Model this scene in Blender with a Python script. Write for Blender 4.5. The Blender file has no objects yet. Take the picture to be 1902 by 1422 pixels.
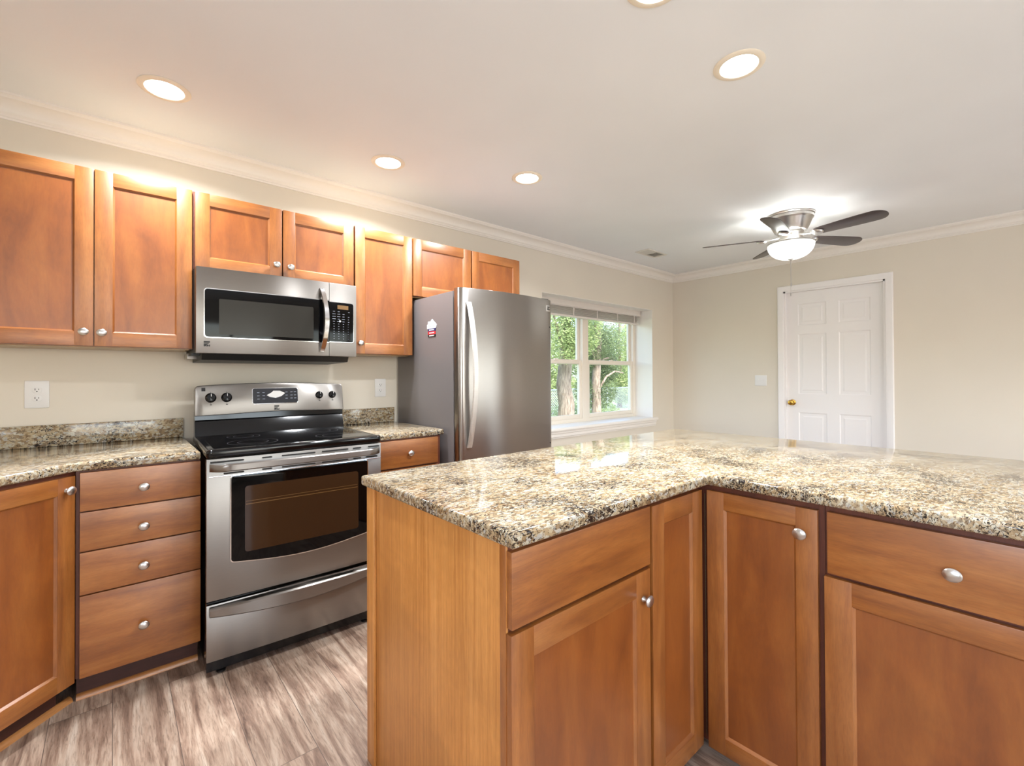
import bpy, bmesh, math, random
from mathutils import Vector, Matrix
random.seed(11)
SC = bpy.context.scene
COL = SC.collection
PI = math.pi
R = math.radians

# ------------------------------------------------------------------ camera
F, CX, CY = 852.2725, 952.1715, 691.2448
PITCH, ROLL, YAW, CAM_Z = 0.0083, -0.0046, 0.8548, 1.2726
cam = bpy.data.cameras.new('camera')
cam.sensor_fit = 'HORIZONTAL'; cam.sensor_width = 36.0
cam.lens = F * 36.0 / 1902.0
cam.shift_x = (951.0 - CX) / 1902.0
cam.shift_y = (CY - 711.0) / 1902.0
cam.clip_start = 0.02; cam.clip_end = 300
co = bpy.data.objects.new('camera', cam); COL.objects.link(co)
ca, sa, cp_, sp_ = math.cos(YAW), math.sin(YAW), math.cos(PITCH), math.sin(PITCH)
fwd = Vector((ca*cp_, sa*cp_, sp_)); r0 = Vector((sa, -ca, 0)); u0 = Vector((-ca*sp_, -sa*sp_, cp_))
cq, sq = math.cos(ROLL), math.sin(ROLL)
rt = r0*cq + u0*sq; up = -r0*sq + u0*cq
m = Matrix.Identity(4)
for i in range(3):
    m[i][0], m[i][1], m[i][2] = rt[i], up[i], -fwd[i]
m[2][3] = CAM_Z
co.matrix_world = m
SC.camera = co

# ------------------------------------------------------------------ world, sun, exposure
SC.view_settings.view_transform = 'Standard'
SC.view_settings.look = 'None'
SC.view_settings.exposure = 0.42
SC.view_settings.gamma = 1.0
SC.view_settings.use_curve_mapping = False
w = bpy.data.worlds.new('world'); SC.world = w; w.use_nodes = True
wn = w.node_tree.nodes; wl = w.node_tree.links
bg = wn['Background']
sky = wn.new('ShaderNodeTexSky'); sky.sky_type = 'NISHITA'; sky.sun_disc = False
sky.sun_elevation = R(52); sky.sun_rotation = R(200); sky.air_density = 1.0; sky.dust_density = 2.0
wl.new(sky.outputs[0], bg.inputs[0]); bg.inputs[1].default_value = 0.75
SUN_E = 3.2
sun = bpy.data.lights.new('sun', 'SUN'); sun.energy = SUN_E; sun.angle = R(1.0); sun.color = (1, .95, .86)
so = bpy.data.objects.new('sun', sun); COL.objects.link(so)
so.rotation_euler = (R(40), 0, R(-28)); so.location = (0, -6, 9)

def area(name, loc, rot, sx, sy, power, color=(1, 1, 1), shape='RECTANGLE', spread=180):
    l = bpy.data.lights.new(name, 'AREA'); l.shape = shape; l.size = sx
    if shape in ('RECTANGLE', 'ELLIPSE'): l.size_y = sy
    l.energy = power; l.color = color; l.spread = R(spread)
    o = bpy.data.objects.new(name, l); COL.objects.link(o); o.location = loc; o.rotation_euler = rot
    return o
# room dimensions
XL, XR, YB, YF, H = -1.03, 5.459, -2.9, 3.112, 2.5546
WX0, WX1, WZ0, WZ1 = 3.078, 4.978, 0.755, 2.076      # window opening
RW = [(0.0, 1.9, 0.25, 2.15), (2.9, 4.9, 0.08, 2.15)]     # unseen openings added in the rear wall for fill light
LW = (-1.9, 0.2, .95, 2.1)                                 # unseen opening added in the far-left wall for fill (y0,y1,z0,z1)
# cool fill lamps added at the unseen openings, tilted up to lift the ceiling
FILL_COLOR = (0.82, 0.91, 1.0)
area('fill_light_rear', (0.95, YB-0.05, 1.2), (R(128), 0, 0), 1.85, 1.85, 26, FILL_COLOR)
area('fill_light_rear', (3.9, YB-0.05, 1.12), (R(125), 0, 0), 1.95, 2.0, 22, FILL_COLOR)
area('fill_light_side', (XL-0.05, -.85, 1.52), (R(125), 0, R(-90)), 2.0, 1.1, 34, FILL_COLOR)
LAMP_W = 20
LAMP_E = 14.0
BOWL_E = 1.15
WARM = (0.91, 0.955, 1.0)

# ------------------------------------------------------------------ node helpers
def newmat(name):
    mt = bpy.data.materials.new(name); mt.use_nodes = True
    nt = mt.node_tree
    return mt, nt, nt.nodes['Principled BSDF']
def lin(c):
    return tuple(((x/255.)/12.92 if x/255. <= .04045 else ((x/255.+.055)/1.055)**2.4) for x in c) + (1,)
def plain(name, c, rough=.5, metal=0, spec=.5, coat=0, emis=None, es=0):
    mt, nt, b = newmat(name)
    b.inputs['Base Color'].default_value = lin(c); b.inputs['Roughness'].default_value = rough
    b.inputs['Metallic'].default_value = metal; b.inputs['Specular IOR Level'].default_value = spec
    b.inputs['Coat Weight'].default_value = coat
    if emis:
        b.inputs['Emission Color'].default_value = lin(emis); b.inputs['Emission Strength'].default_value = es
    return mt
def N(nt, t, **k):
    n = nt.nodes.new(t)
    for a, v in k.items(): setattr(n, a, v)
    return n
def ramp(nt, stops, interp='LINEAR'):
    n = N(nt, 'ShaderNodeValToRGB'); cr = n.color_ramp; cr.interpolation = interp
    while len(cr.elements) < len(stops): cr.elements.new(0.5)
    for e, (p, c) in zip(cr.elements, stops):
        e.position = p; e.color = lin(c) if len(c) == 3 and max(c) > 2 else (tuple(c)+(1,) if len(c) == 3 else c)
    return n
def mapping(nt, scale, rot=(0, 0, 0), coord='Object', rnd=False):
    tc = N(nt, 'ShaderNodeTexCoord'); mp = N(nt, 'ShaderNodeMapping')
    mp.inputs['Scale'].default_value = scale; mp.inputs['Rotation'].default_value = rot
    nt.links.new(tc.outputs[coord], mp.inputs[0])
    if rnd:
        oi = N(nt, 'ShaderNodeObjectInfo'); mu = N(nt, 'ShaderNodeMath', operation='MULTIPLY'); mu.inputs[1].default_value = 37.0
        cb = N(nt, 'ShaderNodeCombineXYZ')
        nt.links.new(oi.outputs['Random'], mu.inputs[0])
        for i in range(3): nt.links.new(mu.outputs[0], cb.inputs[i])
        nt.links.new(cb.outputs[0], mp.inputs['Location'])
    return mp.outputs[0]
def noise(nt, vec, scale, detail=4, rough=.55, dist=0):
    n = N(nt, 'ShaderNodeTexNoise'); n.inputs['Scale'].default_value = scale; n.inputs['Detail'].default_value = detail
    n.inputs['Roughness'].default_value = rough; n.inputs['Distortion'].default_value = dist
    nt.links.new(vec, n.inputs['Vector']); return n.outputs['Fac']
def mix(nt, a, b, fac, mode='MIX'):
    n = N(nt, 'ShaderNodeMix', data_type='RGBA', blend_type=mode)
    for s, v in ((6, a), (7, b)):
        if isinstance(v, (tuple, list)): n.inputs[s].default_value = v
        else: nt.links.new(v, n.inputs[s])
    if isinstance(fac, (int, float)): n.inputs[0].default_value = fac
    else: nt.links.new(fac, n.inputs[0])
    return n.outputs[2]
def bump(nt, b, h, strength=.1, dist=.01):
    n = N(nt, 'ShaderNodeBump'); n.inputs['Strength'].default_value = strength; n.inputs['Distance'].default_value = dist
    nt.links.new(h, n.inputs['Height']); nt.links.new(n.outputs[0], b.inputs['Normal'])

# ------------------------------------------------------------------ materials
def wood(name, sc, dark, mid, light, rough=.36, coat=.7, fine=.16):
    mt, nt, b = newmat(name)
    v = mapping(nt, sc, rnd=True)
    a = noise(nt, v, 3.0, 5, .6, .5)
    v2 = mapping(nt, tuple(x*5 for x in sc), rnd=True)
    f = noise(nt, v2, 9.0, 3, .6, .2)
    v3 = mapping(nt, (1, 1, 1), rnd=True)
    blot = noise(nt, v3, 5.0, 3, .6, .8)
    r1 = ramp(nt, [(.28, dark), (.5, mid), (.74, light)]); nt.links.new(a, r1.inputs[0])
    r2 = ramp(nt, [(.35, (1-fine, 1-fine, 1-fine)), (.6, (1., 1., 1.))]); nt.links.new(f, r2.inputs[0])
    r3 = ramp(nt, [(.3, (.86, .84, .82)), (.7, (1.06, 1.05, 1.04))]); nt.links.new(blot, r3.inputs[0])
    c = mix(nt, r1.outputs[0], r2.outputs[0], 1.0, 'MULTIPLY'); c = mix(nt, c, r3.outputs[0], 1.0, 'MULTIPLY')
    nt.links.new(c, b.inputs['Base Color'])
    b.inputs['Roughness'].default_value = rough; b.inputs['Coat Weight'].default_value = coat; b.inputs['Coat Roughness'].default_value = .34
    b.inputs['Specular IOR Level'].default_value = .55
    bump(nt, b, f, .04, .002)
    return mt
WD, WM, WLi = (128, 71, 28), (154, 92, 38), (172, 111, 54)
M = {}
M['wood_v'] = wood('maple_upright', (7, 7, .8), WD, WM, WLi)
M['wood_h'] = wood('maple_crosswise', (.8, 7, 7), WD, WM, WLi)
M['wood_hy'] = wood('maple_crosswise_deep', (7, .8, 7), WD, WM, WLi)
M['wood_p'] = wood('maple_panel', (4, 4, .9), (118, 60, 16), (139, 75, 23), (155, 91, 34), fine=.08)
M['frame_wood'] = wood('face_frame_wood', (7, 7, .8), (84, 38, 22), (100, 48, 28), (112, 56, 34), rough=.5, coat=.05)
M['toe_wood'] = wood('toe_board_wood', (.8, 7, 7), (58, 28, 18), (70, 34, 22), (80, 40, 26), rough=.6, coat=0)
M['shoe_wood'] = wood('shoe_moulding_wood', (.8, 7, 7), (164, 104, 52), (186, 124, 66), (200, 140, 80), rough=.4)
M['end_lam'] = wood('end_panel_laminate', (26, 26, .6), (184, 120, 56), (204, 140, 72), (218, 156, 88), rough=.42, coat=.1, fine=.22)
M['raw_top'] = wood('unfinished_cabinet_top', (.8, 5, 5), (164, 142, 112), (174, 154, 124), (184, 166, 136), rough=.7, coat=0)
M['box_in'] = wood('cabinet_underside', (.8, 5, 5), (150, 118, 70), (170, 136, 84), (180, 146, 92), rough=.5)

def wallpaint(name, c, bs=.05):
    mt, nt, b = newmat(name)
    v = mapping(nt, (1, 1, 1)); n1 = noise(nt, v, 160, 3, .6)
    n2 = noise(nt, v, 1.2, 2, .5)
    r1 = ramp(nt, [(.3, tuple(x*.975 for x in c)), (.7, c)]); nt.links.new(n2, r1.inputs[0])
    nt.links.new(r1.outputs[0], b.inputs['Base Color']); b.inputs['Roughness'].default_value = .62
    b.inputs['Specular IOR Level'].default_value = .3
    bump(nt, b, n1, bs, .002)
    return mt
M['wall'] = wallpaint('beige_wall_paint', (226, 217, 202))
M['ceil'] = wallpaint('ceiling_paint', (238, 239, 240), .08)
M['trim'] = plain('white_trim_paint', (238, 232, 224), .35)
M['door_paint'] = plain('white_door_paint', (242, 238, 236), .38)
M['plate'] = plain('white_plastic', (232, 230, 228), .35)
M['slot'] = plain('dark_slot', (25, 22, 20), .6)
M['vent'] = plain('vent_enamel', (222, 216, 206), .45)
M['vinyl'] = plain('window_vinyl', (236, 226, 212), .4)
M['blind'] = plain('blind_vinyl', (226, 218, 210), .5)

def granite():
    mt, nt, b = newmat('granite')
    v = mapping(nt, (1, 1, 1), rot=(.3, .2, .5)); vs = mapping(nt, (1, 1.9, 1.5), rot=(.2, .3, .9))
    big = noise(nt, vs, 6, 4, .6, .8)
    base = ramp(nt, [(.30, (125, 104, 75)), (.44, (156, 138, 110)), (.58, (177, 165, 142)), (.74, (191, 187, 177))]); nt.links.new(big, base.inputs[0])
    vo = N(nt, 'ShaderNodeTexVoronoi'); vo.inputs['Scale'].default_value = 80; vo.inputs['Randomness'].default_value = 1
    wv = N(nt, 'ShaderNodeVectorMath', operation='MULTIPLY_ADD'); wn_ = N(nt, 'ShaderNodeTexNoise'); wn_.inputs['Scale'].default_value = 60
    nt.links.new(vs, wn_.inputs['Vector']); nt.links.new(wn_.outputs['Color'], wv.inputs[0]); wv.inputs[1].default_value = (.02, .02, .02); nt.links.new(vs, wv.inputs[2])
    nt.links.new(wv.outputs[0], vo.inputs['Vector'])
    sc = N(nt, 'ShaderNodeSeparateColor'); nt.links.new(vo.outputs['Color'], sc.inputs[0])
    gr = ramp(nt, [(0, (88, 65, 44)), (.12, (129, 102, 69)), (.28, (165, 140, 104)), (.48, (183, 165, 133)), (.70, (194, 189, 171)), (.88, (173, 173, 169))], 'CONSTANT')
    nt.links.new(sc.outputs[0], gr.inputs[0])
    c = mix(nt, base.outputs[0], gr.outputs[0], .62)
    m1 = noise(nt, vs, 52, 6, .7, 1.4)
    br = ramp(nt, [(.36, (1., 1., 1.)), (.45, (0., 0., 0.))]); nt.links.new(m1, br.inputs[0])
    c = mix(nt, c, lin((108, 75, 46)), br.outputs[0])
    m2 = noise(nt, vs, 78, 5, .65, 1.5); m3 = noise(nt, v, 7, 3, .5)
    ad = N(nt, 'ShaderNodeMath', operation='MULTIPLY_ADD'); ad.inputs[1].default_value = .45
    nt.links.new(m3, ad.inputs[0]); nt.links.new(m2, ad.inputs[2])
    dk = ramp(nt, [(.645, (1., 1., 1.)), (.675, (0., 0., 0.))]); nt.links.new(ad.outputs[0], dk.inputs[0])
    c = mix(nt, c, lin((36, 30, 28)), dk.outputs[0])
    nt.links.new(c, b.inputs['Base Color'])
    b.inputs['Roughness'].default_value = .07; b.inputs['Specular IOR Level'].default_value = .42
    return mt
M['granite'] = granite()

def noisy_plain(name, c, rough):
    mt, nt, b = newmat(name)
    b.inputs['Base Color'].default_value = lin(c); b.inputs['Roughness'].default_value = rough; b.inputs['Metallic'].default_value = .25
    v = mapping(nt, (1, 1, 1)); bump(nt, b, noise(nt, v, 260, 2, .5), .06, .002)
    return mt
def steel(name, c, rough, sc, aniso=.5):
    mt, nt, b = newmat(name)
    v = mapping(nt, sc, rnd=True); n = noise(nt, v, 6, 3, .6)
    r = ramp(nt, [(.3, tuple(x*.965 for x in c)), (.7, c)]); nt.links.new(n, r.inputs[0])
    nt.links.new(r.outputs[0], b.inputs['Base Color']); b.inputs['Metallic'].default_value = 1
    mr = N(nt, 'ShaderNodeMapRange'); mr.inputs[3].default_value = rough*.94; mr.inputs[4].default_value = rough*1.08
    nt.links.new(n, mr.inputs[0]); nt.links.new(mr.outputs[0], b.inputs['Roughness'])
    b.inputs['Anisotropic'].default_value = aniso; b.inputs['Anisotropic Rotation'].default_value = .25
    return mt
M['steel'] = steel('brushed_stainless', (138, 133, 128), .3, (4, 4, 420), .8)
M['steel_v'] = steel('brushed_stainless_door', (162, 157, 152), .28, (4, 4, 420), .85)
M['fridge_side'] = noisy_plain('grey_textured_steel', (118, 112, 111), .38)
M['handle_steel'] = steel('bright_handle_steel', (236, 234, 231), .42, (1, 1, 60), .3)
M['chrome'] = plain('polished_steel', (220, 220, 222), .12, 1)
M['nickel'] = steel('satin_nickel', (206, 203, 200), .28, (3, 3, 3), 0)
M['hinge_metal'] = plain('dull_hinge_metal', (96, 82, 62), .5, 1)
M['brass'] = plain('brass', (190, 150, 70), .22, 1)
M['black_gloss'] = plain('black_enamel', (6, 6, 8), .1, 0, .4)
M['black_glass'] = plain('black_glass', (4, 4, 5), .05, 0, .22)
M['black_matte'] = plain('black_plastic', (16, 15, 15), .45)
M['oven_glass'] = plain('oven_window_glass', (52, 34, 20), .06, 0, .35)
M['micro_screen'] = plain('microwave_screen', (44, 42, 38), .2, 0, .2)
M['key_mark'] = plain('control_marks', (150, 156, 168), .5)
M['display'] = plain('amber_display', (110, 78, 34), .4)
M['panel_navy'] = plain('control_glass', (14, 16, 26), .06, 0, .7)
M['fan_blade'] = plain('dark_fan_blade', (70, 60, 59), .3, 0, .7)
M['white_magnet'] = plain('magnet_white', (236, 236, 240), .4)
M['navy'] = plain('magnet_navy', (38, 42, 92), .4)
M['red'] = plain('magnet_red', (190, 34, 40), .4)

def floor_mat():
    mt, nt, b = newmat('vinyl_plank')
    v = mapping(nt, (1, 1, 1), rot=(0, 0, R(90)))
    bk = N(nt, 'ShaderNodeTexBrick'); bk.offset = .37; bk.inputs['Scale'].default_value = 1
    bk.inputs['Brick Width'].default_value = 1.2; bk.inputs['Row Height'].default_value = .178
    bk.inputs['Mortar Size'].default_value = .0012; bk.inputs['Mortar Smooth'].default_value = .3
    bk.inputs['Color1'].default_value = (0, 0, 0, 1); bk.inputs['Color2'].default_value = (1, 1, 1, 1); bk.inputs['Mortar'].default_value = (.5, .5, .5, 1)
    nt.links.new(v, bk.inputs['Vector'])
    sh = N(nt, 'ShaderNodeVectorMath', operation='MULTIPLY_ADD'); sh.inputs[1].default_value = (9, 9, 9)
    nt.links.new(bk.outputs['Color'], sh.inputs[0]); nt.links.new(v, sh.inputs[2])
    mp = N(nt, 'ShaderNodeMapping'); mp.inputs['Scale'].default_value = (1.0, 11, 1); nt.links.new(sh.outputs[0], mp.inputs[0])
    mp2 = N(nt, 'ShaderNodeMapping'); mp2.inputs['Scale'].default_value = (5, 60, 1); nt.links.new(sh.outputs[0], mp2.inputs[0])
    a = noise(nt, mp.outputs[0], 2.2, 6, .62, .7); f = noise(nt, mp2.outputs[0], 3.0, 4, .65, .8)
    r1 = ramp(nt, [(.28, (104, 82, 70)), (.42, (140, 116, 100)), (.54, (172, 150, 132)), (.7, (196, 180, 164))]); nt.links.new(a, r1.inputs[0])
    r2 = ramp(nt, [(.36, (.6, .57, .55)), (.5, (1., 1., 1.)), (.7, (1.10, 1.10, 1.10))]); nt.links.new(f, r2.inputs[0])
    c = mix(nt, r1.outputs[0], r2.outputs[0], .8, 'MULTIPLY')
    tn = ramp(nt, [(0, (.84, .82, .80)), (1, (1.08, 1.06, 1.04))]); nt.links.new(bk.outputs['Color'], tn.inputs[0])
    c = mix(nt, c, tn.outputs[0], 1, 'MULTIPLY')
    c = mix(nt, c, lin((90, 76, 68)), bk.outputs['Fac'])
    nt.links.new(c, b.inputs['Base Color']); b.inputs['Roughness'].default_value = .42
    bump(nt, b, f, .12, .003)
    return mt
M['floor'] = floor_mat()

def emit(name, c, s, spec=False):
    mt, nt, b = newmat(name)
    b.inputs['Base Color'].default_value = (.9, .9, .9, 1); b.inputs['Roughness'].default_value = .3
    b.inputs['Emission Color'].default_value = c + (1,); b.inputs['Emission Strength'].default_value = s
    return mt
M['lens'] = emit('lamp_lens', (1, .97, .93), LAMP_E)
def bowl_mat():
    mt, nt, b = newmat('alabaster_glass')
    v = mapping(nt, (1, 1, 2.2)); a = noise(nt, v, 5, 3, .6, 2.0)
    r = ramp(nt, [(.3, (.80, .84, .80)), (.6, (1., 1., .98))]); nt.links.new(a, r.inputs[0])
    nt.links.new(r.outputs[0], b.inputs['Emission Color']); b.inputs['Emission Strength'].default_value = BOWL_E
    b.inputs['Base Color'].default_value = (.85, .88, .84, 1); b.inputs['Roughness'].default_value = .25
    return mt
M['bowl'] = bowl_mat()
def glass_mat():
    mt = bpy.data.materials.new('window_pane_glass'); mt.use_nodes = True; nt = mt.node_tree
    for n in list(nt.nodes): nt.nodes.remove(n)
    o = N(nt, 'ShaderNodeOutputMaterial'); t = N(nt, 'ShaderNodeBsdfTransparent'); g = N(nt, 'ShaderNodeBsdfGlossy')
    t.inputs[0].default_value = (.96, .98, .96, 1); g.inputs['Roughness'].default_value = .01
    lw = N(nt, 'ShaderNodeLayerWeight'); lw.inputs[0].default_value = .5; pw = N(nt, 'ShaderNodeMath', operation='POWER'); pw.inputs[1].default_value = 4.0
    nt.links.new(lw.outputs['Facing'], pw.inputs[0]); ma = N(nt, 'ShaderNodeMath', operation='MULTIPLY_ADD'); ma.inputs[1].default_value = .35; ma.inputs[2].default_value = .025
    nt.links.new(pw.outputs[0], ma.inputs[0]); mx = N(nt, 'ShaderNodeMixShader')
    nt.links.new(ma.outputs[0], mx.inputs[0]); nt.links.new(t.outputs[0], mx.inputs[1]); nt.links.new(g.outputs[0], mx.inputs[2]); nt.links.new(mx.outputs[0], o.inputs[0])
    return mt
M['glass'] = glass_mat()
def leaf_mat(name, c1, c2):
    mt, nt, b = newmat(name)
    v = mapping(nt, (1, 1, 1)); a = noise(nt, v, 3.5, 3, .6)
    r = ramp(nt, [(.35, c1), (.65, c2)]); nt.links.new(a, r.inputs[0])
    nt.links.new(r.outputs[0], b.inputs['Base Color']); b.inputs['Roughness'].default_value = .5
    tr = N(nt, 'ShaderNodeBsdfTranslucent'); nt.links.new(r.outputs[0], tr.inputs[0])
    mx = N(nt, 'ShaderNodeMixShader'); mx.inputs[0].default_value = .45
    nt.links.new(b.outputs[0], mx.inputs[1]); nt.links.new(tr.outputs[0], mx.inputs[2])
    nt.links.new(mx.outputs[0], nt.nodes['Material Output'].inputs[0])
    return mt
M['leaf_a'] = leaf_mat('bright_leaves', (118, 136, 84), (186, 198, 136))
M['leaf_b'] = leaf_mat('cedar_leaves', (78, 96, 62), (132, 146, 102))
M['leaf_c'] = leaf_mat('hedge_leaves', (104, 124, 82), (164, 180, 126))
def noisy(name, c1, c2, s, scl=(1, 1, 1), rough=.9, bs=.3):
    mt, nt, b = newmat(name)
    v = mapping(nt, scl); a = noise(nt, v, s, 5, .65, .5)
    r = ramp(nt, [(.35, c1), (.65, c2)]); nt.links.new(a, r.inputs[0]); nt.links.new(r.outputs[0], b.inputs['Base Color'])
    b.inputs['Roughness'].default_value = rough; bump(nt, b, a, bs, .02)
    return mt
M['bark'] = noisy('bark', (104, 88, 78), (170, 152, 138), 9, (3, 3, .5))
M['grass'] = noisy('lawn', (120, 132, 92), (168, 176, 132), 14)
M['galv'] = plain('galvanised_steel', (200, 204, 206), .4, 1)
M['brick'] = noisy('exterior_masonry', (150, 120, 104), (170, 138, 120), 8)

# ------------------------------------------------------------------ mesh helpers
class MB:
    """collects pieces of one mesh"""
    def __init__(s): s.bm = bmesh.new(); s.mats = []
    def mi(s, mat):
        if mat not in s.mats: s.mats.append(mat)
        return s.mats.index(mat)
    def box(s, x0, x1, y0, y1, z0, z1, mat, bev=0.0, M4=None):
        b = bmesh.new()
        bmesh.ops.create_cube(b, size=1)
        for v in b.verts:
            v.co = Vector(((v.co.x+.5)*(x1-x0)+x0, (v.co.y+.5)*(y1-y0)+y0, (v.co.z+.5)*(z1-z0)+z0))
        if bev > 0: bmesh.ops.bevel(b, geom=list(b.edges)+list(b.verts), offset=bev, segments=2, profile=.6, affect='EDGES')
        return s._add(b, mat, M4)
    def prism(s, pts, a0, a1, mat, axis='y', bev=0.0, M4=None, segs=2):
        """pts 2D polygon; axis y: pts are (x,z); axis z: (x,y); axis x: (y,z)"""
        b = bmesh.new()
        def P(p, a):
            return {'y': (p[0], a, p[1]), 'z': (p[0], p[1], a), 'x': (a, p[0], p[1])}[axis]
        lo = [b.verts.new(P(p, a0)) for p in pts]; hi = [b.verts.new(P(p, a1)) for p in pts]
        f1 = b.faces.new(lo); f2 = b.faces.new(list(reversed(hi)))
        n = len(pts)
        for i in range(n): b.faces.new((lo[i], hi[i], hi[(i+1) % n], lo[(i+1) % n]))
        bmesh.ops.recalc_face_normals(b, faces=b.faces)
        if bev > 0:
            ed = set(f1.edges) | set(f2.edges)
            bmesh.ops.bevel(b, geom=list(ed), offset=bev, segments=segs, profile=.5, affect='EDGES')
        return s._add(b, mat, M4)
    def lathe(s, prof, mat, seg=32, M4=None, caps=True):
        """prof (r,z) list around local z"""
        b = bmesh.new(); rings = []
        for r_, z in prof:
            if r_ < 1e-6: rings.append([b.verts.new((0, 0, z))])
            else: rings.append([b.verts.new((r_*math.cos(2*PI*i/seg), r_*math.sin(2*PI*i/seg), z)) for i in range(seg)])
        for a, c in zip(rings, rings[1:]):
            for i in range(seg):
                j = (i+1) % seg
                vs = [a[i % len(a)], a[j % len(a)], c[j % len(c)], c[i % len(c)]]
                u = []
                for q in vs:
                    if q not in u: u.append(q)
                if len(u) > 2: b.faces.new(u)
        if caps:
            for rg in (rings[0], rings[-1]):
                if len(rg) > 1:
                    try: b.faces.new(rg)
                    except ValueError: pass
        bmesh.ops.recalc_face_normals(b, faces=b.faces)
        return s._add(b, mat, M4)
    def tube(s, pts, r_, mat, seg=10, flat=None, M4=None):
        """tube along points; r_ number or list; flat=(a,b) gives an elliptical section with a axis vector"""
        b = bmesh.new(); rings = []; n = len(pts); pts = [Vector(p) for p in pts]
        ref = None
        for k, p in enumerate(pts):
            t = (pts[min(k+1, n-1)]-pts[max(k-1, 0)]).normalized()
            if ref is None:
                ref = Vector((0, 0, 1)) if abs(t.z) < .9 else Vector((1, 0, 0))
                if flat is not None: ref = Vector(flat[0])
            a = (ref - t*ref.dot(t)).normalized(); c = t.cross(a); 
            if flat is None: ref = a
            rr = r_[k] if isinstance(r_, (list, tuple)) else r_
            ra, rb = (rr, rr) if flat is None else (rr*flat[1], rr*flat[2])
            rings.append([b.verts.new(p+a*ra*math.cos(2*PI*i/seg)+c*rb*math.sin(2*PI*i/seg)) for i in range(seg)])
        for a, c in zip(rings, rings[1:]):
            for i in range(seg): b.faces.new((a[i], a[(i+1) % seg], c[(i+1) % seg], c[i]))
        b.faces.new(rings[0]); b.faces.new(rings[-1])
        bmesh.ops.recalc_face_normals(b, faces=b.faces)
        return s._add(b, mat, M4)
    def sweep(s, rings, mat, closed=True, caps=True):
        """rings: list of equally long point lists"""
        b = bmesh.new(); rg = [[b.verts.new(p) for p in r_] for r_ in rings]
        n = len(rg[0])
        for a, c in zip(rg, rg[1:]):
            for i in range(n if closed else n-1): b.faces.new((a[i], a[(i+1) % n], c[(i+1) % n], c[i]))
        if caps and closed: b.faces.new(rg[0]); b.faces.new(rg[-1])
        bmesh.ops.recalc_face_normals(b, faces=b.faces)
        return s._add(b, mat)
    def _add(s, b, mat, M4=None):
        if M4 is not None: bmesh.ops.transform(b, matrix=M4, verts=b.verts)
        i = s.mi(mat)
        tmp = bpy.data.meshes.new('t'); 
        for f in b.faces: f.material_index = i
        b.to_mesh(tmp); b.free(); s.bm.from_mesh(tmp); bpy.data.meshes.remove(tmp)
        return s
    def build(s, name, parent=None, smooth=True, ang=32, loc=None):
        me = bpy.data.meshes.new(name); s.bm.to_mesh(me); s.bm.free()
        for mt in s.mats: me.materials.append(M[mt])
        if smooth:
            for p in me.polygons: p.use_smooth = True
            me.set_sharp_from_angle(angle=R(ang))
        o = bpy.data.objects.new(name, me); COL.objects.link(o)
        if parent is not None: o.parent = parent
        if loc is not None: o.location = loc
        return o
def tag(o, label=None, cat=None, group=None, kind=None):
    for k, v in (('label', label), ('category', cat), ('group', group), ('kind', kind)):
        if v: o[k] = v
    return o
def thing(name, label, cat, loc=(0, 0, 0), rz=0, group=None):
    o = bpy.data.objects.new(name, None); COL.objects.link(o); o.location = loc; o.rotation_euler = (0, 0, rz)
    o.empty_display_size = .05
    return tag(o, label, cat, group)
def copy_tree(o, parent=None):
    c = o.copy(); COL.objects.link(c); c.parent = parent
    for ch in list(o.children): copy_tree(ch, c)
    return c
def rrect(x0, x1, z0, z1, r, n=5, corners=(1, 1, 1, 1)):
    """ccw from bottom-left; corners bl, br, tr, tl"""
    out = []
    for (cx, cz, a0, on) in ((x0+r, z0+r, 180, corners[0]), (x1-r, z0+r, 270, corners[1]), (x1-r, z1-r, 0, corners[2]), (x0+r, z1-r, 90, corners[3])):
        if on:
            for k in range(n+1):
                a = R(a0+90*k/n); out.append((cx+r*math.cos(a), cz+r*math.sin(a)))
        else:
            out.append((x0 if cx < (x0+x1)/2 else x1, z0 if cz < (z0+z1)/2 else z1))
    return out
FRONT = Matrix.Rotation(R(90), 4, 'X')      # local z -> -y (something lathed then pointing out of a front)

# ------------------------------------------------------------------ room shell
def wall(name, parts, mat='wall', outer=None):
    b = MB()
    for p in parts: b.box(*p, mat)
    return tag(b.build(name, smooth=False), kind='structure')
T = .34
wall('wall_left', [(XL-.2, WX0, YF, YF+T, 0, H+.2), (WX1, XR+.2, YF, YF+T, 0, H+.2), (WX0, WX1, YF, YF+T, 0, WZ0-.03), (WX0, WX1, YF, YF+T, WZ1, H+.2)])
wall('wall_right', [(XR, XR+.12, YB-.2, .945, 0, H+.2), (XR, XR+.12, 1.812, YF, 0, H+.2), (XR, XR+.12, .945, 1.812, 2.168, H+.2)])
(a0, a1, c0, c1), (e0, e1, g0, g1) = RW
wall('wall_rear', [(XL-.2, a0, YB-.12, YB, 0, H+.2), (a1, e0, YB-.12, YB, 0, H+.2), (e1, XR+.2, YB-.12, YB, 0, H+.2),
     (a0, a1, YB-.12, YB, 0, c0), (a0, a1, YB-.12, YB, c1, H+.2), (e0, e1, YB-.12, YB, 0, g0), (e0, e1, YB-.12, YB, g1, H+.2)])
wall('wall_front', [(XL-.12, XL, YB, LW[0], 0, H+.2), (XL-.12, XL, LW[1], YF, 0, H+.2), (XL-.12, XL, LW[0], LW[1], 0, LW[2]), (XL-.12, XL, LW[0], LW[1], LW[3], H+.2)])
b = MB(); b.box(XL-.2, XR+.2, YB-.2, YF+T, -.12, 0, 'floor'); tag(b.build('floor', smooth=False), kind='structure')
b = MB(); b.box(XL-.2, XR+.2, YB-.2, YF+T, H, H+.15, 'ceil'); tag(b.build('ceiling', smooth=False), kind='structure')

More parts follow.
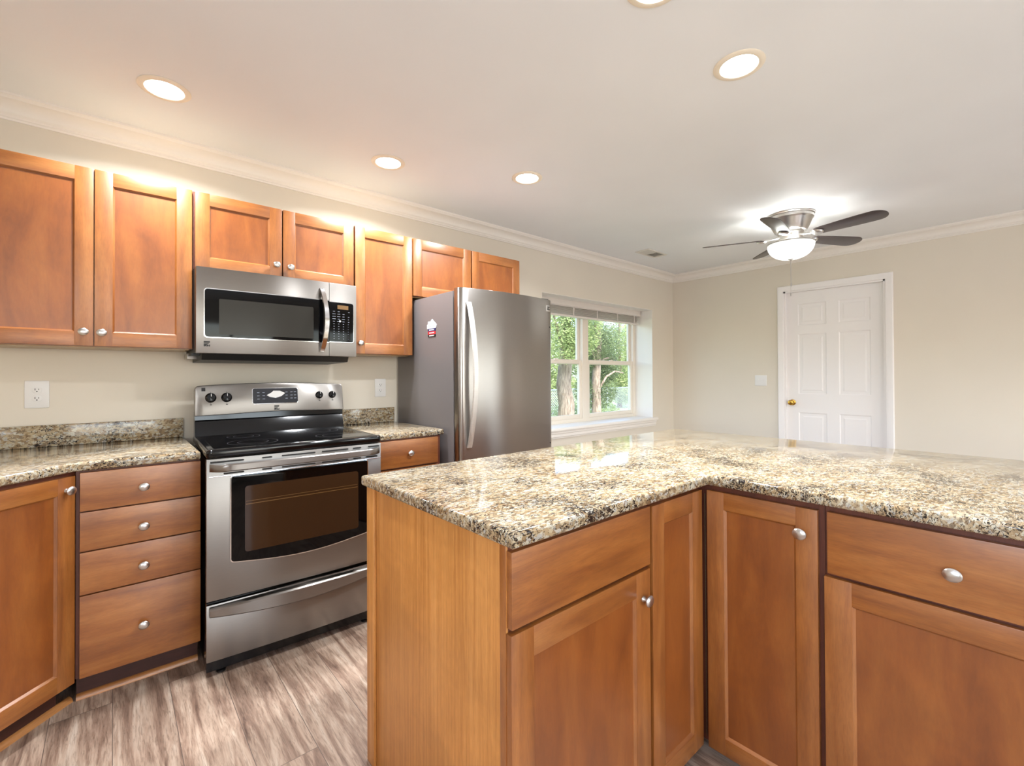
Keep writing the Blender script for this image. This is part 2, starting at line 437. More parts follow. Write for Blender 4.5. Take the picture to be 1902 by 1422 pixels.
# crown moulding: profile distances (out from wall, down from ceiling)
CP, CD = .096, .093
prof = [(0, 0), (CP, 0), (CP, .010), (CP-.006, .014), (CP-.010, .017)]
for k in range(8):
    a = k/7; ang = a*PI/2
    prof.append((CP-.014-(.056)*math.sin(ang), .022+.042*(1-math.cos(ang))))
prof += [(.022, .070), (.018, .074), (.018, .082), (.013, .085), (.010, .0925), (0, .0925)]
def crown(name, p0, p1, out0, out1, nrm):
    b = MB()
    rings = []
    for p, o in ((p0, out0), (p1, out1)):
        rings.append([Vector((p[0], p[1], H-d)) + Vector((o[0], o[1], 0))*q for q, d in prof])
    b.sweep(rings, 'trim')
    return tag(b.build(name, ang=25), kind='structure')
crown('trim_1', (XL, YF), (XR, YF), (1, -1), (-1, -1), None)
crown('trim_2', (XR, YF), (XR, YB), (-1, -1), (-1, 1), None)
crown('trim_3', (XR, YB), (XL, YB), (-1, 1), (1, 1), None)
crown('trim_4', (XL, YB), (XL, YF), (1, 1), (1, -1), None)
for nm, args in (('baseboard_left', (2.45, XR-.014, YF-.014, YF)), ('baseboard_right', (XR-.014, XR, 1.9, YF-.001)), ('baseboard_right_far', (XR-.014, XR, YB, .87))):
    b = MB(); b.box(args[0], args[1], args[2], args[3], 0, .10, 'trim', .004); tag(b.build(nm), kind='structure')

# rear and side openings: unseen window frames added around the fill lamps
def plain_window(name, x0, x1, z0, z1, rot=False):
    b = MB(); w_ = .05
    def bx(a, c, d, e):
        if rot: b.box(XL-.09, XL-.04, a, c, d, e, 'vinyl')
        else: b.box(a, c, YB-.09, YB-.04, d, e, 'vinyl')
    bx(x0, x0+w_, z0, z1); bx(x1-w_, x1, z0, z1); bx(x0, x1, z0, z0+w_); bx(x0, x1, z1-w_, z1); bx((x0+x1)/2-.03, (x0+x1)/2+.03, z0, z1)
    return tag(b.build(name), kind='structure')
plain_window('fill_window_2', *RW[0][:2], *RW[0][2:]); plain_window('fill_window_3', *RW[1][:2], *RW[1][2:]); plain_window('fill_window_4', LW[0], LW[1], LW[2], LW[3], True)

# ------------------------------------------------------------------ window 1
WY = YF+.245                      # plane of the window unit
win = bpy.data.objects.new('window_1', None); COL.objects.link(win); win.location = (4.03, WY, WZ0); tag(win, kind='structure')
def W(bld, name, par=win): 
    o = bld.build(name, par, ang=30); return o
def wb(b, x0, x1, y0, y1, z0, z1, mat='vinyl', bev=.003): b.box(x0-4.03, x1-4.03, y0, y1, z0-WZ0, z1-WZ0, mat, bev)
b = MB()      # outer frame + mullion
wb(b, WX0, WX0+.05, 0, .08, WZ0, WZ1); wb(b, WX1-.05, WX1, 0, .08, WZ0, WZ1)
wb(b, WX0+.05, WX1-.05, 0, .08, WZ1-.05, WZ1); wb(b, WX0+.05, WX1-.05, 0, .08, WZ0-.0, WZ0+.045)
wb(b, 3.955, 4.055, -.004, .08, WZ0+.03, WZ1-.03)
W(b, 'window_frame')
for (x0, x1) in ((WX0+.05, 3.955), (4.055, WX1-.05)):
    for (z0, z1, y0, low) in ((WZ0+.045, 1.452, .012, 1), (1.402, WZ1-.05, .042, 0)):
        b = MB(); s_ = .038; r_ = .045
        wb(b, x0, x0+s_, y0, y0+.028, z0, z1); wb(b, x1-s_, x1, y0, y0+.028, z0, z1)
        wb(b, x0+s_, x1-s_, y0, y0+.028, z0, z0+r_); wb(b, x0+s_, x1-s_, y0, y0+.028, z1-r_, z1)
        if low: wb(b, (x0+x1)/2-.03, (x0+x1)/2+.03, y0-.008, y0+.01, z1-.012, z1+.008, 'vinyl')
        sh = W(b, 'window_sash')
        g = MB(); wb(g, x0+s_-.003, x1-s_+.003, y0+.012, y0+.016, z0+r_-.003, z1-r_+.003, 'glass', 0)
        g.build('glass_pane', sh, smooth=False)
b = MB()
b.prism([(-.03, -.030), (.245, -.030), (.245, 0), (-.018, 0), (-.028, -.006), (-.034, -.015)], WX0-.07-4.03, WX1+.07-4.03, 'trim', 'x')
b.bm.verts.ensure_lookup_table()
for v in b.bm.verts: v.co.y += -.245
# horns stay outside the wall, the middle fills the reveal
o = MB()
o.prism([(-.034-.245, -.015), (-.028-.245, -.030), (-.245, -.030), (-.245, .008), (-.263, .008), (-.276, -.002)], WX0-.07-4.03, WX1+.07-4.03, 'trim', 'x')
o.box(WX0-4.03, WX1-4.03, -.2455, 0, -.030, .008, 'trim')
sill = W(o, 'window_sill'); b.bm.free()
b = MB()
b.prism([(-.245, -.03), (-.268, -.03), (-.268, -.045), (-.262, -.052), (-.262, -.078), (-.256, -.085), (-.256, -.094), (-.245, -.094)], WX0-.045-4.03, WX1+.045-4.03, 'trim', 'x')
W(b, 'window_apron')

b = MB()      # painted reveal lining the opening
wb(b, WX0-.0, WX0+.004, -.2452, 0, WZ0+.008, WZ1, 'trim', 0); wb(b, WX1-.004, WX1+.0, -.2452, 0, WZ0+.008, WZ1, 'trim', 0); wb(b, WX0, WX1, -.2452, 0, WZ1-.004, WZ1, 'trim', 0)
W(b, 'window_reveal')
# blind
bl = thing('window_blind', 'white horizontal slat blind pulled up at the top of the double window', 'blind', (4.03, YF+.19, 1.90))
b = MB(); b.prism([(-.02, .0), (-.034, .01), (-.034, .09), (-.028, .1), (-.02, .1)], -.93, .93, 'blind', 'x'); b.bm.verts.ensure_lookup_table()
for v in b.bm.verts: v.co.z += .108
b.box(-.935, -.925, -.034, .03, .108, .208, 'blind'); b.box(.925, .935, -.034, .03, .108, .208, 'blind')
b.build('valance', bl)
b = MB(); b.box(-.92, .92, -.015, .035, .13, .172, 'blind', .003); b.build('headrail', bl)
b = MB()
for k in range(9): b.box(-.915, .915, -.018, .032, .030+k*.0108, .0335+k*.0108, 'blind', .001)
b.build('slats', bl)
b = MB(); b.box(-.915, .915, -.016, .030, .004, .024, 'blind', .004); b.build('bottom_rail', bl)
for x in (-.72, -.3, .1, .48, .82):
    b = MB(); b.box(x-.006, x+.006, -.0205, -.0185, .004, .13, 'blind'); b.build('ladder_cord', bl, smooth=False)

# ------------------------------------------------------------------ interior door
dr = bpy.data.objects.new('door_1', None); COL.objects.link(dr); dr.location = (XR, 1.3785, 0); tag(dr, kind='structure')
dr.rotation_euler = (0, 0, R(-90))       # local x -> -Y, local y -> +X, front -y -> -X
HW = .4165; DH = 2.1515; yD = .045
b = MB()
b.box(-HW, HW, yD+.006, yD+.035, .01, DH, 'door_paint')
st = .105; cs = .105
cols = [(-HW+st, -cs/2), (cs/2, HW-st)]
rows = [(.20, .875), (1.07, 1.705), (1.795, 2.025)]
b.box(-HW, -HW+st, yD, yD+.008, .01, DH, 'door_paint'); b.box(HW-st, HW, yD, yD+.008, .01, DH, 'door_paint'); b.box(-cs/2, cs/2, yD, yD+.008, .01, DH, 'door_paint')
zz = [.01] + [z for r_ in rows for z in r_] + [DH]
for (x0, x1) in cols:
    for k in range(0, len(zz), 2): b.box(x0, x1, yD, yD+.008, zz[k], zz[k+1], 'door_paint')
    for z0, z1 in rows:
        def ring(i, y): return [(x0+i, y, z0+i), (x1-i, y, z0+i), (x1-i, y, z1-i), (x0+i, y, z1-i)]
        b.sweep([ring(0, yD), ring(.014, yD+.009), ring(.022, yD+.009), ring(.045, yD+.002), ring(.0452, yD+.0015)], 'door_paint', caps=False)
        q = ring(.045, yD+.002); b.box(q[0][0], q[1][0], yD+.002, yD+.01, q[0][2], q[2][2], 'door_paint')
b.build('door_slab', dr, ang=20)
b = MB()
iw = .4335
cas = [(0, 0), (0, .012), (.010, .016), (.030, .018), (.044, .020), (.052, .020), (.0565, .014), (.058, 0)]
def casing_leg(pts2):   # path of corners in x,z with outward mitre
    rings = []
    for (x, z, ox, oz) in pts2:
        rings.append([Vector((x+ox*q, -t, z+oz*q)) for q, t in cas])
    b.sweep(rings, 'door_paint')
ih = 2.168
casing_leg([(-iw, 0, -1, 0), (-iw, ih, -1, 1), (iw, ih, 1, 1), (iw, 0, 1, 0)])
b.build('door_casing', dr, ang=20)
b = MB()
b.box(-iw, -iw+.0165, 0, .118, 0, 2.168, 'door_paint'); b.box(iw-.0165, iw, 0, .118, 0, 2.168, 'door_paint'); b.box(-iw, iw, 0, .118, 2.152, 2.168, 'door_paint')
b.box(-HW, HW, .082, .118, .0, .012, 'door_paint')
for (a, c2, d, e) in ((-iw+.0165, -iw+.030, 0, 2.152), (iw-.030, iw-.0165, 0, 2.152), (-iw+.0165, iw-.0165, 2.136, 2.152)): b.box(a, c2, yD+.036, .118, d, e, 'door_paint')
b.build('door_jamb', dr, ang=20)
b = MB()
b.lathe([(0, 0), (.032, 0), (.032, .004), (.026, .007), (.012, .009), (.011, .03), (.018, .038), (.027, .048), (.029, .058), (.024, .067), (.012, .072), (0, .073)], 'brass', 28, Matrix.Translation((-.368, yD, .978)) @ FRONT)
b.build('door_handle', dr)

# ------------------------------------------------------------------ wall plates
def outlet(label, x, z, group=None):
    o = thing('wall_outlet', label, 'outlet', (x, YF, z), 0, group)
    b = MB(); b.prism(rrect(-.041, .041, -.064, .064, .004), -.006, 0, 'plate', 'y', .0015); b.build('cover_plate', o)
    for s in (-1, 1):
        zc = s*.020
        b = MB(); b.prism(rrect(-.017, .017, zc-.014, zc+.014, .0125, 6), -.0085, -.005, 'plate', 'y', .0008)
        sk = b.build('socket', o)
        b = MB()
        b.box(-.0075, -.0050, -.0090, -.0084, zc-.001, zc+.008, 'slot'); b.box(.0050, .0070, -.0090, -.0084, zc, zc+.007, 'slot')
        b.lathe([(0, 0), (.0026, 0), (.0026, .0005), (0, .0005)], 'slot', 12, Matrix.Translation((0, -.0085, zc-.0065)) @ FRONT)
        b.build('slots', sk, smooth=False)
    return o
outlet('white duplex outlet on the wall above the long counter left of the range', -.272, 1.197)
outlet('white duplex outlet on the wall between the range and the refrigerator', 1.445, 1.194)
sw = thing('light_switch', 'white double toggle switch plate beside the white panel door', 'switch', (XR, 2.047, 1.211), R(-90))
b = MB(); b.prism(rrect(-.062, .062, -.058, .058, .004), -.006, 0, 'plate', 'y', .0015); b.build('cover_plate', sw)
for x in (-.023, .023):
    b = MB(); b.box(x-.005, x+.005, -.0068, -.005, -.012, .012, 'plate'); b.box(x-.0035, x+.0035, -.016, -.006, .000, .009, 'plate', .001); b.build('toggle', sw)

# ------------------------------------------------------------------ cabinets
def knob_mesh():
    b = MB()
    b.lathe([(0, 0), (.0085, 0), (.0075, .003), (.0052, .007), (.0050, .012), (.008, .0150), (.0145, .0172), (.0165, .0195), (.0160, .0222), (.0125, .0250), (.0075, .0268), (.0, .0275)], 'nickel', 28, FRONT @ Matrix.Diagonal((1.12, 1, 1, 1)))
    return b
_k = None
def knob(par, x, z, y=-.020):
    global _k
    if _k is None:
        _k = knob_mesh().build('knob', par); _k.location = (x, y, z); return _k
    c = _k.copy(); COL.objects.link(c); c.parent = par; c.location = (x, y, z); return c
BV = .0018
def door(par, x0, x1, z0, z1, kn=None, st=.063, name='door', y=0.0):
    """shaker door; front face at y-.020; object origin at its own corner"""
    b = MB(); w_, h_ = x1-x0, z1-z0
    b.box(0, st, -.020, 0, 0, h_, 'wood_v', BV); b.box(w_-st, w_, -.020, 0, 0, h_, 'wood_v', BV)
    b.box(st-.001, w_-st+.001, -.0197, 0, 0, st, 'wood_h', BV); b.box(st-.001, w_-st+.001, -.0197, 0, h_-st, h_, 'wood_h', BV)
    b.box(st-.004, w_-st+.004, -.0105, -.003, st-.004, h_-st+.004, 'wood_p')
    # sloped inner edge of the frame
    e = .0065; ya, yb = -.0188, -.0104
    b.prism([(ya, st-.0005), (yb, st+e), (yb, st-.0005)], st-.0005, w_-st+.0005, 'wood_h', 'x')
    b.prism([(ya, h_-st+.0005), (yb, h_-st+.0005), (yb, h_-st-e)], st-.0005, w_-st+.0005, 'wood_h', 'x')
    b.prism([(st-.0005, ya), (st+e, yb), (st-.0005, yb)], st, h_-st, 'wood_v', 'z')
    b.prism([(w_-st+.0005, ya), (w_-st+.0005, yb), (w_-st-e, yb)], st, h_-st, 'wood_v', 'z')
    o = b.build(name, par, ang=25, loc=(x0, y, z0))
    if kn: knob(o, kn[0]-x0, kn[1]-z0)
    return o
def drawer(par, x0, x1, z0, z1, kn=None, y=0.0):
    b = MB(); b.box(0, x1-x0, -.020, 0, 0, z1-z0, 'wood_h', .0022)
    o = b.build('drawer', par, loc=(x0, y, z0), ang=25)
    if kn: knob(o, kn[0]-x0, kn[1]-z0)
    return o
def carcass(par, w_, d_, z0, z1, toe=None, side='wood_v', bottom=None, frame='frame_wood'):
    b = MB()
    b.box(0, w_, .003, d_, z0, z1, side, .001)
    if bottom: b.box(.004, w_-.004, .012, d_-.002, z1-.0008, z1+.0005, 'raw_top')
    if bottom: b.box(.012, w_-.012, .02, d_-.002, z0-.004, z0+.001, bottom)
    o = b.build('cabinet_box', par, ang=25)
    b = MB(); b.box(0, w_, -.0, .006, z0, z1, frame); f = b.build('face_frame', par, smooth=False)
    return o

# upper cabinets (origin on the wall cabinet's face frame, lower left)
UY = 2.833; ZB, ZT = 1.417, 2.224; UD = YF-UY-.002
c = thing('upper_cabinet', 'tall two-door maple wall cabinet left of the microwave', 'cabinet', (-.445, UY, ZB))
carcass(c, .748, UD, 0, ZT-ZB, bottom='box_in', frame='wood_v')
door(c, .011, .3755, .002, ZT-ZB-.001, kn=(.343, .063)); door(c, .379, .744, .002, ZT-ZB-.001, kn=(.404, .062))
c = thing('upper_cabinet', 'short two-door maple wall cabinet directly above the microwave', 'cabinet', (.305, UY, 1.826))
carcass(c, .832, UD, 0, ZT-1.826, bottom='box_in', frame='frame_wood')
door(c, .007, .414, .002, ZT-1.827, kn=(.384, .077)); door(c, .421, .828, .002, ZT-1.827, kn=(.457, .073))
c = thing('upper_cabinet', 'tall single-door maple wall cabinet between microwave and refrigerator', 'cabinet', (1.139, UY, ZB))
carcass(c, .404, UD, 0, ZT-ZB, bottom='box_in', frame='frame_wood')
door(c, .004, .402, .002, ZT-ZB-.001, kn=(.034, .068))
c = thing('upper_cabinet', 'short two-door maple wall cabinet above the refrigerator', 'cabinet', (1.545, UY, 1.826))
carcass(c, .985, UD, 0, ZT-1.826, bottom='box_in', frame='frame_wood')
door(c, .005, .491, .002, ZT-1.827, st=.066); door(c, .501, .982, .002, ZT-1.827, st=.066)

# base cabinets along the left wall
BY = 2.452; CT = .949; CU = .9125
def base(name, label, loc, w_, d_, z0=.112, rz=0, top=CU-.001, toe=True, side='wood_v', shoe=True, toe_rec=.07):
    c = thing(name, label, 'cabinet', loc, rz)
    carcass(c, w_, d_, z0, top, side=side)
    if toe:
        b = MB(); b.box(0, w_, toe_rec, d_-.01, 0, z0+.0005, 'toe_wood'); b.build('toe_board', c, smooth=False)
        if shoe:
            b = MB(); pr = [(toe_rec, 0), (toe_rec-.018, 0)] + [(toe_rec-.018*math.cos(R(a)), .020*math.sin(R(a))) for a in (15, 35, 55, 75, 90)]
            b.prism([(p[0], p[1]) for p in pr], 0, w_, 'shoe_wood', 'x'); b.build('shoe_moulding', c)
    return c
c = base('drawer_cabinet', 'maple base cabinet with four stacked drawers left of the range', (-.109, BY, 0), .399, YF-BY-.002)
for z0, z1, kz in ((.757, .906, .826), (.602, .752, .665), (.435, .597, .505), (.116, .430, .263)):
    drawer(c, .012, .400, z0, z1, (.205, kz))
c = base('base_cabinet', 'narrow maple base cabinet with one drawer between range and refrigerator', (1.078, BY, 0), .452, YF-BY-.002)
drawer(c, .020, .428, .748, .905, (.236, .826)); door(c, .020, .428, .114, .738, (.055, .68))
# diagonal corner cabinet: face plane x - y = -2.56
Cx = -2.575
xk = -.111; yk = xk - Cx
c = thing('corner_cabinet', 'diagonal corner base cabinet with a single maple door at the far left', 'cabinet', (xk, yk, 0), R(45))
# local coords: x along the face (negative = left), y inward
L = .60
def loc45(X, Y):
    dx, dy = X-xk, Y-yk
    return ((dx+dy)/math.sqrt(2), (-dx+dy)/math.sqrt(2))
p = [(0, .003), loc45(xk, YF-.003), loc45(XL+.002, YF-.003), loc45(XL+.002, yk-L/math.sqrt(2)), (-L, .003)]
b = MB(); b.prism(p, .112, CU-.001, 'wood_v', 'z'); b.build('cabinet_box', c, smooth=False)
b = MB(); b.box(-L, 0, -.0, .006, .112, CU-.001, 'frame_wood'); b.build('face_frame', c, smooth=False)
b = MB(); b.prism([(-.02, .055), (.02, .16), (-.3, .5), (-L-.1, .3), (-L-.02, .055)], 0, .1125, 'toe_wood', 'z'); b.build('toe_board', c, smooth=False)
b = MB(); b.prism([(.055, 0), (.037, 0)] + [(.055-.018*math.cos(R(a)), .020*math.sin(R(a))) for a in (15, 35, 55, 75, 90)], -L-.02, .028, 'shoe_wood', 'x'); b.build('shoe_moulding', c)
door(c, -.47, -.018, .106, .898, (-.050, .848))

# countertops
def counter(name, pts, top, th, label, holes=None, bev=.010):
    b = MB(); b.prism(pts, top-th, top, 'granite', 'z', bev, segs=3)
    o = b.build(name, ang=40); return tag(o, label, 'countertop')
ko = -2.543; CYE = 2.430
xk2 = CYE + ko
ce = [(.290, CYE), (.290, YF-.001), (XL+.001, YF-.001), (XL+.001, 1.72), (1.72+ko, 1.72), (xk2, CYE)]
o = counter('granite_countertop', ce[::-1], CT, .0365, 'long speckled granite countertop left of the range, turning the corner')
b = MB(); b.box(XL+.002, .290, YF-.022, YF-.001, CT, CT+.102, 'granite', .002); bs = b.build('backsplash', o)
o = counter('granite_countertop', [(1.545, CYE), (1.545, YF-.001), (1.081, YF-.001), (1.081, CYE)][::-1], CT, .0365, 'short speckled granite countertop between range and refrigerator')
b = MB(); b.box(1.081, 1.545, YF-.022, YF-.001, CT, CT+.102, 'granite', .002); b.build('backsplash', o)

# ------------------------------------------------------------------ peninsula
PT, PTH = .944, .0345; PU = PT-PTH
px0, px1, px2 = .626, 1.481, 2.612; py0, py1, pyE = .722, 1.492, -.72
pts = [(px0, py0), (px1, py0), (px1, pyE), (px2, pyE), (px2, py1), (px0, py1)]
counter('granite_countertop', pts, PT, PTH, 'large L-shaped speckled granite countertop on the peninsula in front', bev=.008)
PY = .775; PX = 1.528; PZ = .034
# left wing cabinet
c = base('peninsula_cabinet', 'peninsula base cabinet with pale wood end panel, drawer above door', (.656, PY, 0), .536, 1.455-PY, z0=PZ, top=PU-.001, shoe=False, toe_rec=.06)
b = MB(); b.box(-.006, .0, -.002, .005+1.475-PY-.02, 0, PU-.001, 'end_lam', .0008)
b.build('end_panel', c)
b = MB(); b.box(-.016, -.006, .655, .708, .0, PU-.001, 'end_lam', .003); b.build('corner_batten', c)
b = MB(); b.box(-.0075, -.0055, -.002, .018, 0, PU-.001, 'wood_v', .0005); b.build('edge_strip', c)
drawer(c, -.004, .533, .720, .889); door(c, -.006, .531, PZ+.002, .709, (.497, .630), st=.068)
# corner cabinet with folding doors
c = thing('corner_cabinet', 'inside corner cabinet of the peninsula with two hinged maple doors', 'cabinet', (1.192, PY, 0))
b = MB()
X0, Y0 = 1.192, PY
def q(X, Y): return (X-X0, Y-Y0)
b.prism([q(1.192, PY+.003), q(PX+.003, PY+.003), q(PX+.003, .405), q(2.14, .405), q(2.14, 1.455), q(1.192, 1.455)], PZ, PU-.001, 'wood_v', 'z'); b.build('cabinet_box', c, smooth=False)
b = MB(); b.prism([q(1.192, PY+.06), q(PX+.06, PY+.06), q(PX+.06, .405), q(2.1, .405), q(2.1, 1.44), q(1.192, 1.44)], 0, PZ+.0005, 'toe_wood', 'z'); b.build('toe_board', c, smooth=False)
b = MB(); b.box(0, PX-X0, 0, .006, PZ, PU-.001, 'frame_wood'); b.box(PX-X0, PX-X0+.006, .405-Y0, 0.006, PZ, PU-.001, 'frame_wood'); b.build('face_frame', c, smooth=False)
door(c, .010, .312, .030, .886, st=.064)
d2 = door(c, 0, .322, .030, .887, (.282, .815), st=.056); d2.rotation_euler = (0, 0, R(-90)); d2.location = (PX-X0, -.034, .030)
b = MB()
for k in range(44): b.lathe([(.0017, 0), (.0017, .0165), (.0012, .017)], 'hinge_metal', 8, Matrix.Translation((PX-X0-.016, -.026, .06+k*.0185)))
b.build('piano_hinge', c)
# right run of drawers/doors facing the camera side
def run(label, ytop, wd, kn=True):
    c = base('peninsula_cabinet', label, (PX, ytop, 0), wd, .612, z0=PZ, top=PU-.001, rz=R(-90), shoe=False, toe_rec=.06)
    drawer(c, .008, wd-.006, .718, .889, (wd/2-.001, .800)); door(c, -.0, wd-.006, PZ+.002, .708, (wd-.045, .63) if kn else None, st=.064)
    return c
run('peninsula base cabinet at the right edge with drawer over wide door', .404, .530)
run('peninsula base cabinet beyond the right edge of the picture', -.128, .530)
b = MB(); b.box(2.142, 2.162, -.66, 1.455, 0, PU-.001, 'end_lam'); tag(b.build('back_panel'), 'pale wood back panel closing the far side of the peninsula', 'panel')

# ------------------------------------------------------------------ logo emblem (stripes with a folded stroke)
def emblem(b, cx, cz, s, y, mat='slot', t=.0008):
    h = s/2
    def pg(pts): b.prism([(cx+px*h, cz+pz*h) for px, pz in pts], y-t, y, mat, 'y')
    pg([(-1, .55), (1, .55), (1, 1), (-1, 1)])
    pg([(-1, .12), (.55, .12), (.95, .42), (-1, .42)])
    pg([(-1, -1), (-.55, -1), (.1, -.25), (.45, .0), (-1, .0)])
    pg([(-.35, -1), (.25, -1), (.62, -.55), (.2, -.3)])
    pg([(.5, -1), (1, -1), (1, -.1), (.72, -.42)])

# ------------------------------------------------------------------ range
RWD = .757
rg = thing('range', 'stainless steel electric range with black glass cooktop against the wall', 'range', (.2935, 2.283, 0), R(-2.0))
D = .66
b = MB(); b.box(.002, RWD-.002, .028, D, .03, .925, 'black_gloss'); b.box(.02, RWD-.02, .06, D-.02, .02, .06, 'black_matte'); b.build('body', rg, smooth=False)
# cooktop with rolled rim
b = MB()
zt = .968
b.prism(rrect(-.002, RWD+.002, -.012, D-.02, .022, 5), .932, zt, 'black_gloss', 'z', .010, segs=4)
ct = b.build('cooktop', rg, ang=50)
b = MB(); b.prism(rrect(.028, RWD-.028, .030, D-.085, .015, 4), zt-.003, zt+.0008, 'black_glass', 'z'); b.build('glass_surface', ct, smooth=False)
M['ring'] = plain('burner_marks', (58, 58, 62), .3)
for (x, y, r_) in ((.20, .17, .105), (.57, .17, .085), (.20, .43, .075), (.57, .43, .105)):
    b = MB()
    for rr in (r_, r_*.62):
        seg = 48
        b.sweep([[(x+(rr)*math.cos(2*PI*i/seg), y+rr*math.sin(2*PI*i/seg), zt+.0012) for i in range(seg)], [(x+(rr-.002)*math.cos(2*PI*i/seg), y+(rr-.002)*math.sin(2*PI*i/seg), zt+.0013) for i in range(seg)]], 'ring', caps=False)
    b.build('burner_ring', ct, smooth=False)
# backguard
b = MB()
b.prism([(.575, zt-.01), (.583, zt+.02), (.603, zt+.075), (.596, zt+.082), (.600, 1.09), (.640, 1.09), (D, 1.09), (D, zt-.01)], .004, RWD+.006, 'black_gloss', 'x')
b.bm.verts.ensure_lookup_table()
bgd = b.build('backguard', rg, ang=30)
# steel fascia: arched top, gently bowed bottom, leaning back
def fascia_pts(x0, x1, zb, zt0, n=16):
    pts = []
    for k in range(n+1):
        t = k/n; pts.append((x0+(x1-x0)*t, zb-.014*math.sin(PI*t)*0+ (-.004)*math.cos(2*PI*t)))
    for k in range(4): 
        a = R(90*k/3); pts.append((x1-.02+.02*math.cos(a), zt0-.02+.02*math.sin(a)))
    for k in range(1, n):
        t = 1-k/n; pts.append((x0+(x1-x0)*t, zt0+.013*math.sin(PI*t)))
    for k in range(4):
        a = R(90+90*k/3); pts.append((x0+.02+.02*math.cos(a), zt0-.02+.02*math.sin(a)))
    return pts
Lean = Matrix.Translation((0, .590, 1.075)) @ Matrix.Rotation(R(-9), 4, 'X') @ Matrix.Translation((0, 0, -1.075))
b = MB(); b.prism(fascia_pts(.004, RWD+.010, 1.076, 1.232), 0, .055, 'steel', 'y', .005, M4=Lean)
fs = b.build('control_panel', rg, ang=30)
def onf(name, bld, par=fs, ang=30): return bld.build(name, par, ang=ang)
X = lambda f_: .004+(RWD+.006)*f_
b = MB(); b.prism(rrect(X(.345), X(.658), 1.122, 1.214, .012), -.0035, .001, 'chrome', 'y', .001, M4=Lean)
b.prism(rrect(X(.349), X(.654), 1.125, 1.211, .010), -.0048, -.003, 'panel_navy', 'y', M4=Lean)
dp = onf('control_display', b)
for i, fx in enumerate((.385, .420, .575, .61, .635)):
    for z in (1.150, 1.168, 1.186):
        b = MB(); b.box(X(fx)-.006, X(fx)+.006, -.0052, -.0046, z, z+.003, 'key_mark', M4=Lean); onf('key_mark', b, dp)
b = MB(); b.prism([(X(.44), 1.172), (X(.475), 1.188), (X(.485), 1.197), (X(.53), 1.196), (X(.565), 1.182), (X(.54), 1.165), (X(.50), 1.155), (X(.46), 1.162)], -.0056, -.0046, 'plate', 'y', M4=Lean)
onf('clock_or_reflection', b, dp)  # white patch painting a reflection on the range display glass
b = MB(); emblem(b, X(.506), 1.100, .026, -.0002, 'slot', .0012)
b.bm.transform(Lean); onf('emblem', b)
b = MB(); b.box(X(.05)-.008, X(.05)+.009, -.001, 0, 1.202, 1.220, 'slot', M4=Lean); onf('warning_badge', b)
for fx, r_ in ((.092, .0225), (.187, .0225), (.815, .0185), (.915, .0185)):
    b = MB(); zk = 1.166
    K = Lean @ Matrix.Translation((X(fx), 0, zk)) @ FRONT
    b.lathe([(0, 0), (r_+.003, 0), (r_+.003, .003), (r_, .006), (r_*.93, .018), (r_*.80, .021), (0, .022)], 'black_gloss', 30, K)
    b.box(X(fx)-.004, X(fx)+.004, -.028, -.015, zk-r_*.85, zk+r_*.85, 'black_gloss', .002, M4=Lean)
    kb = onf('control_knob', b)
    b = MB(); b.box(X(fx)-.0012, X(fx)+.0012, -.0295, -.0278, zk+r_*.2, zk+r_*.8, 'plate', M4=Lean)
    onf('pointer', b, kb)
    for u0_, u1_, v0_, v1_ in ((-.001, .001, r_+.004, r_+.009), (-.004, .005, -r_-.017, -r_-.012), (-.001, .001, -r_-.010, -r_-.006)):
        b = MB(); b.box(X(fx)+u0_, X(fx)+u1_, -.0008, 0, zk+v0_, zk+v1_, 'slot', M4=Lean); onf('dial_mark', b)
# oven door
b = MB()
def door_face(x0, x1, z0, z1, y, bow, n=14):
    return [(x0+(x1-x0)*k/n, y-bow*math.sin(PI*k/n)) for k in range(n+1)]
b.prism(door_face(0, RWD, 0, 0, 0, .010)+[(RWD, .028), (0, .028)], .336, .930, 'steel', 'z', .002)
od = b.build('oven_door', rg, ang=25)
def bowpts(x0, x1, ztop, zs, zm, r_, n=14):
    pts = []
    for k in range(n+1):
        t = k/n; pts.append((x0+r_+(x1-x0-2*r_)*t, zs-(zs-zm)*math.sin(PI*t)))
    for k in range(5): a = R(-70+70*k/4); pts.append((x1-r_+r_*math.cos(a), zs+r_+r_*math.sin(a)))
    for k in range(5): a = R(90*k/4); pts.append((x1-r_+r_*math.cos(a), ztop-r_+r_*math.sin(a)))
    for k in range(5): a = R(90+90*k/4); pts.append((x0+r_+r_*math.cos(a), ztop-r_+r_*math.sin(a)))
    for k in range(5): a = R(180+70*k/4); pts.append((x0+r_+r_*math.cos(a), zs+r_+r_*math.sin(a)))
    return pts
b = MB(); b.prism(bowpts(.083, .686, .856, .482, .455, .016), -.0125, .0, 'chrome', 'y', .001)
b.prism(bowpts(.087, .682, .852, .486, .459, .014), -.0140, -.010, 'black_glass', 'y', .0008)
ow = b.build('oven_window', od, ang=30)
b = MB(); b.prism(rrect(.138, .634, .518, .802, .012), -.0146, -.0135, 'oven_glass', 'y'); b.build('inner_glass', ow, smooth=False)
b = MB(); b.box(.142, .630, -.0149, -.0144, .722, .7245, 'display'); b.box(.142, .630, -.0149, -.0144, .735, .7365, 'display'); b.build('oven_rack', ow, smooth=False)
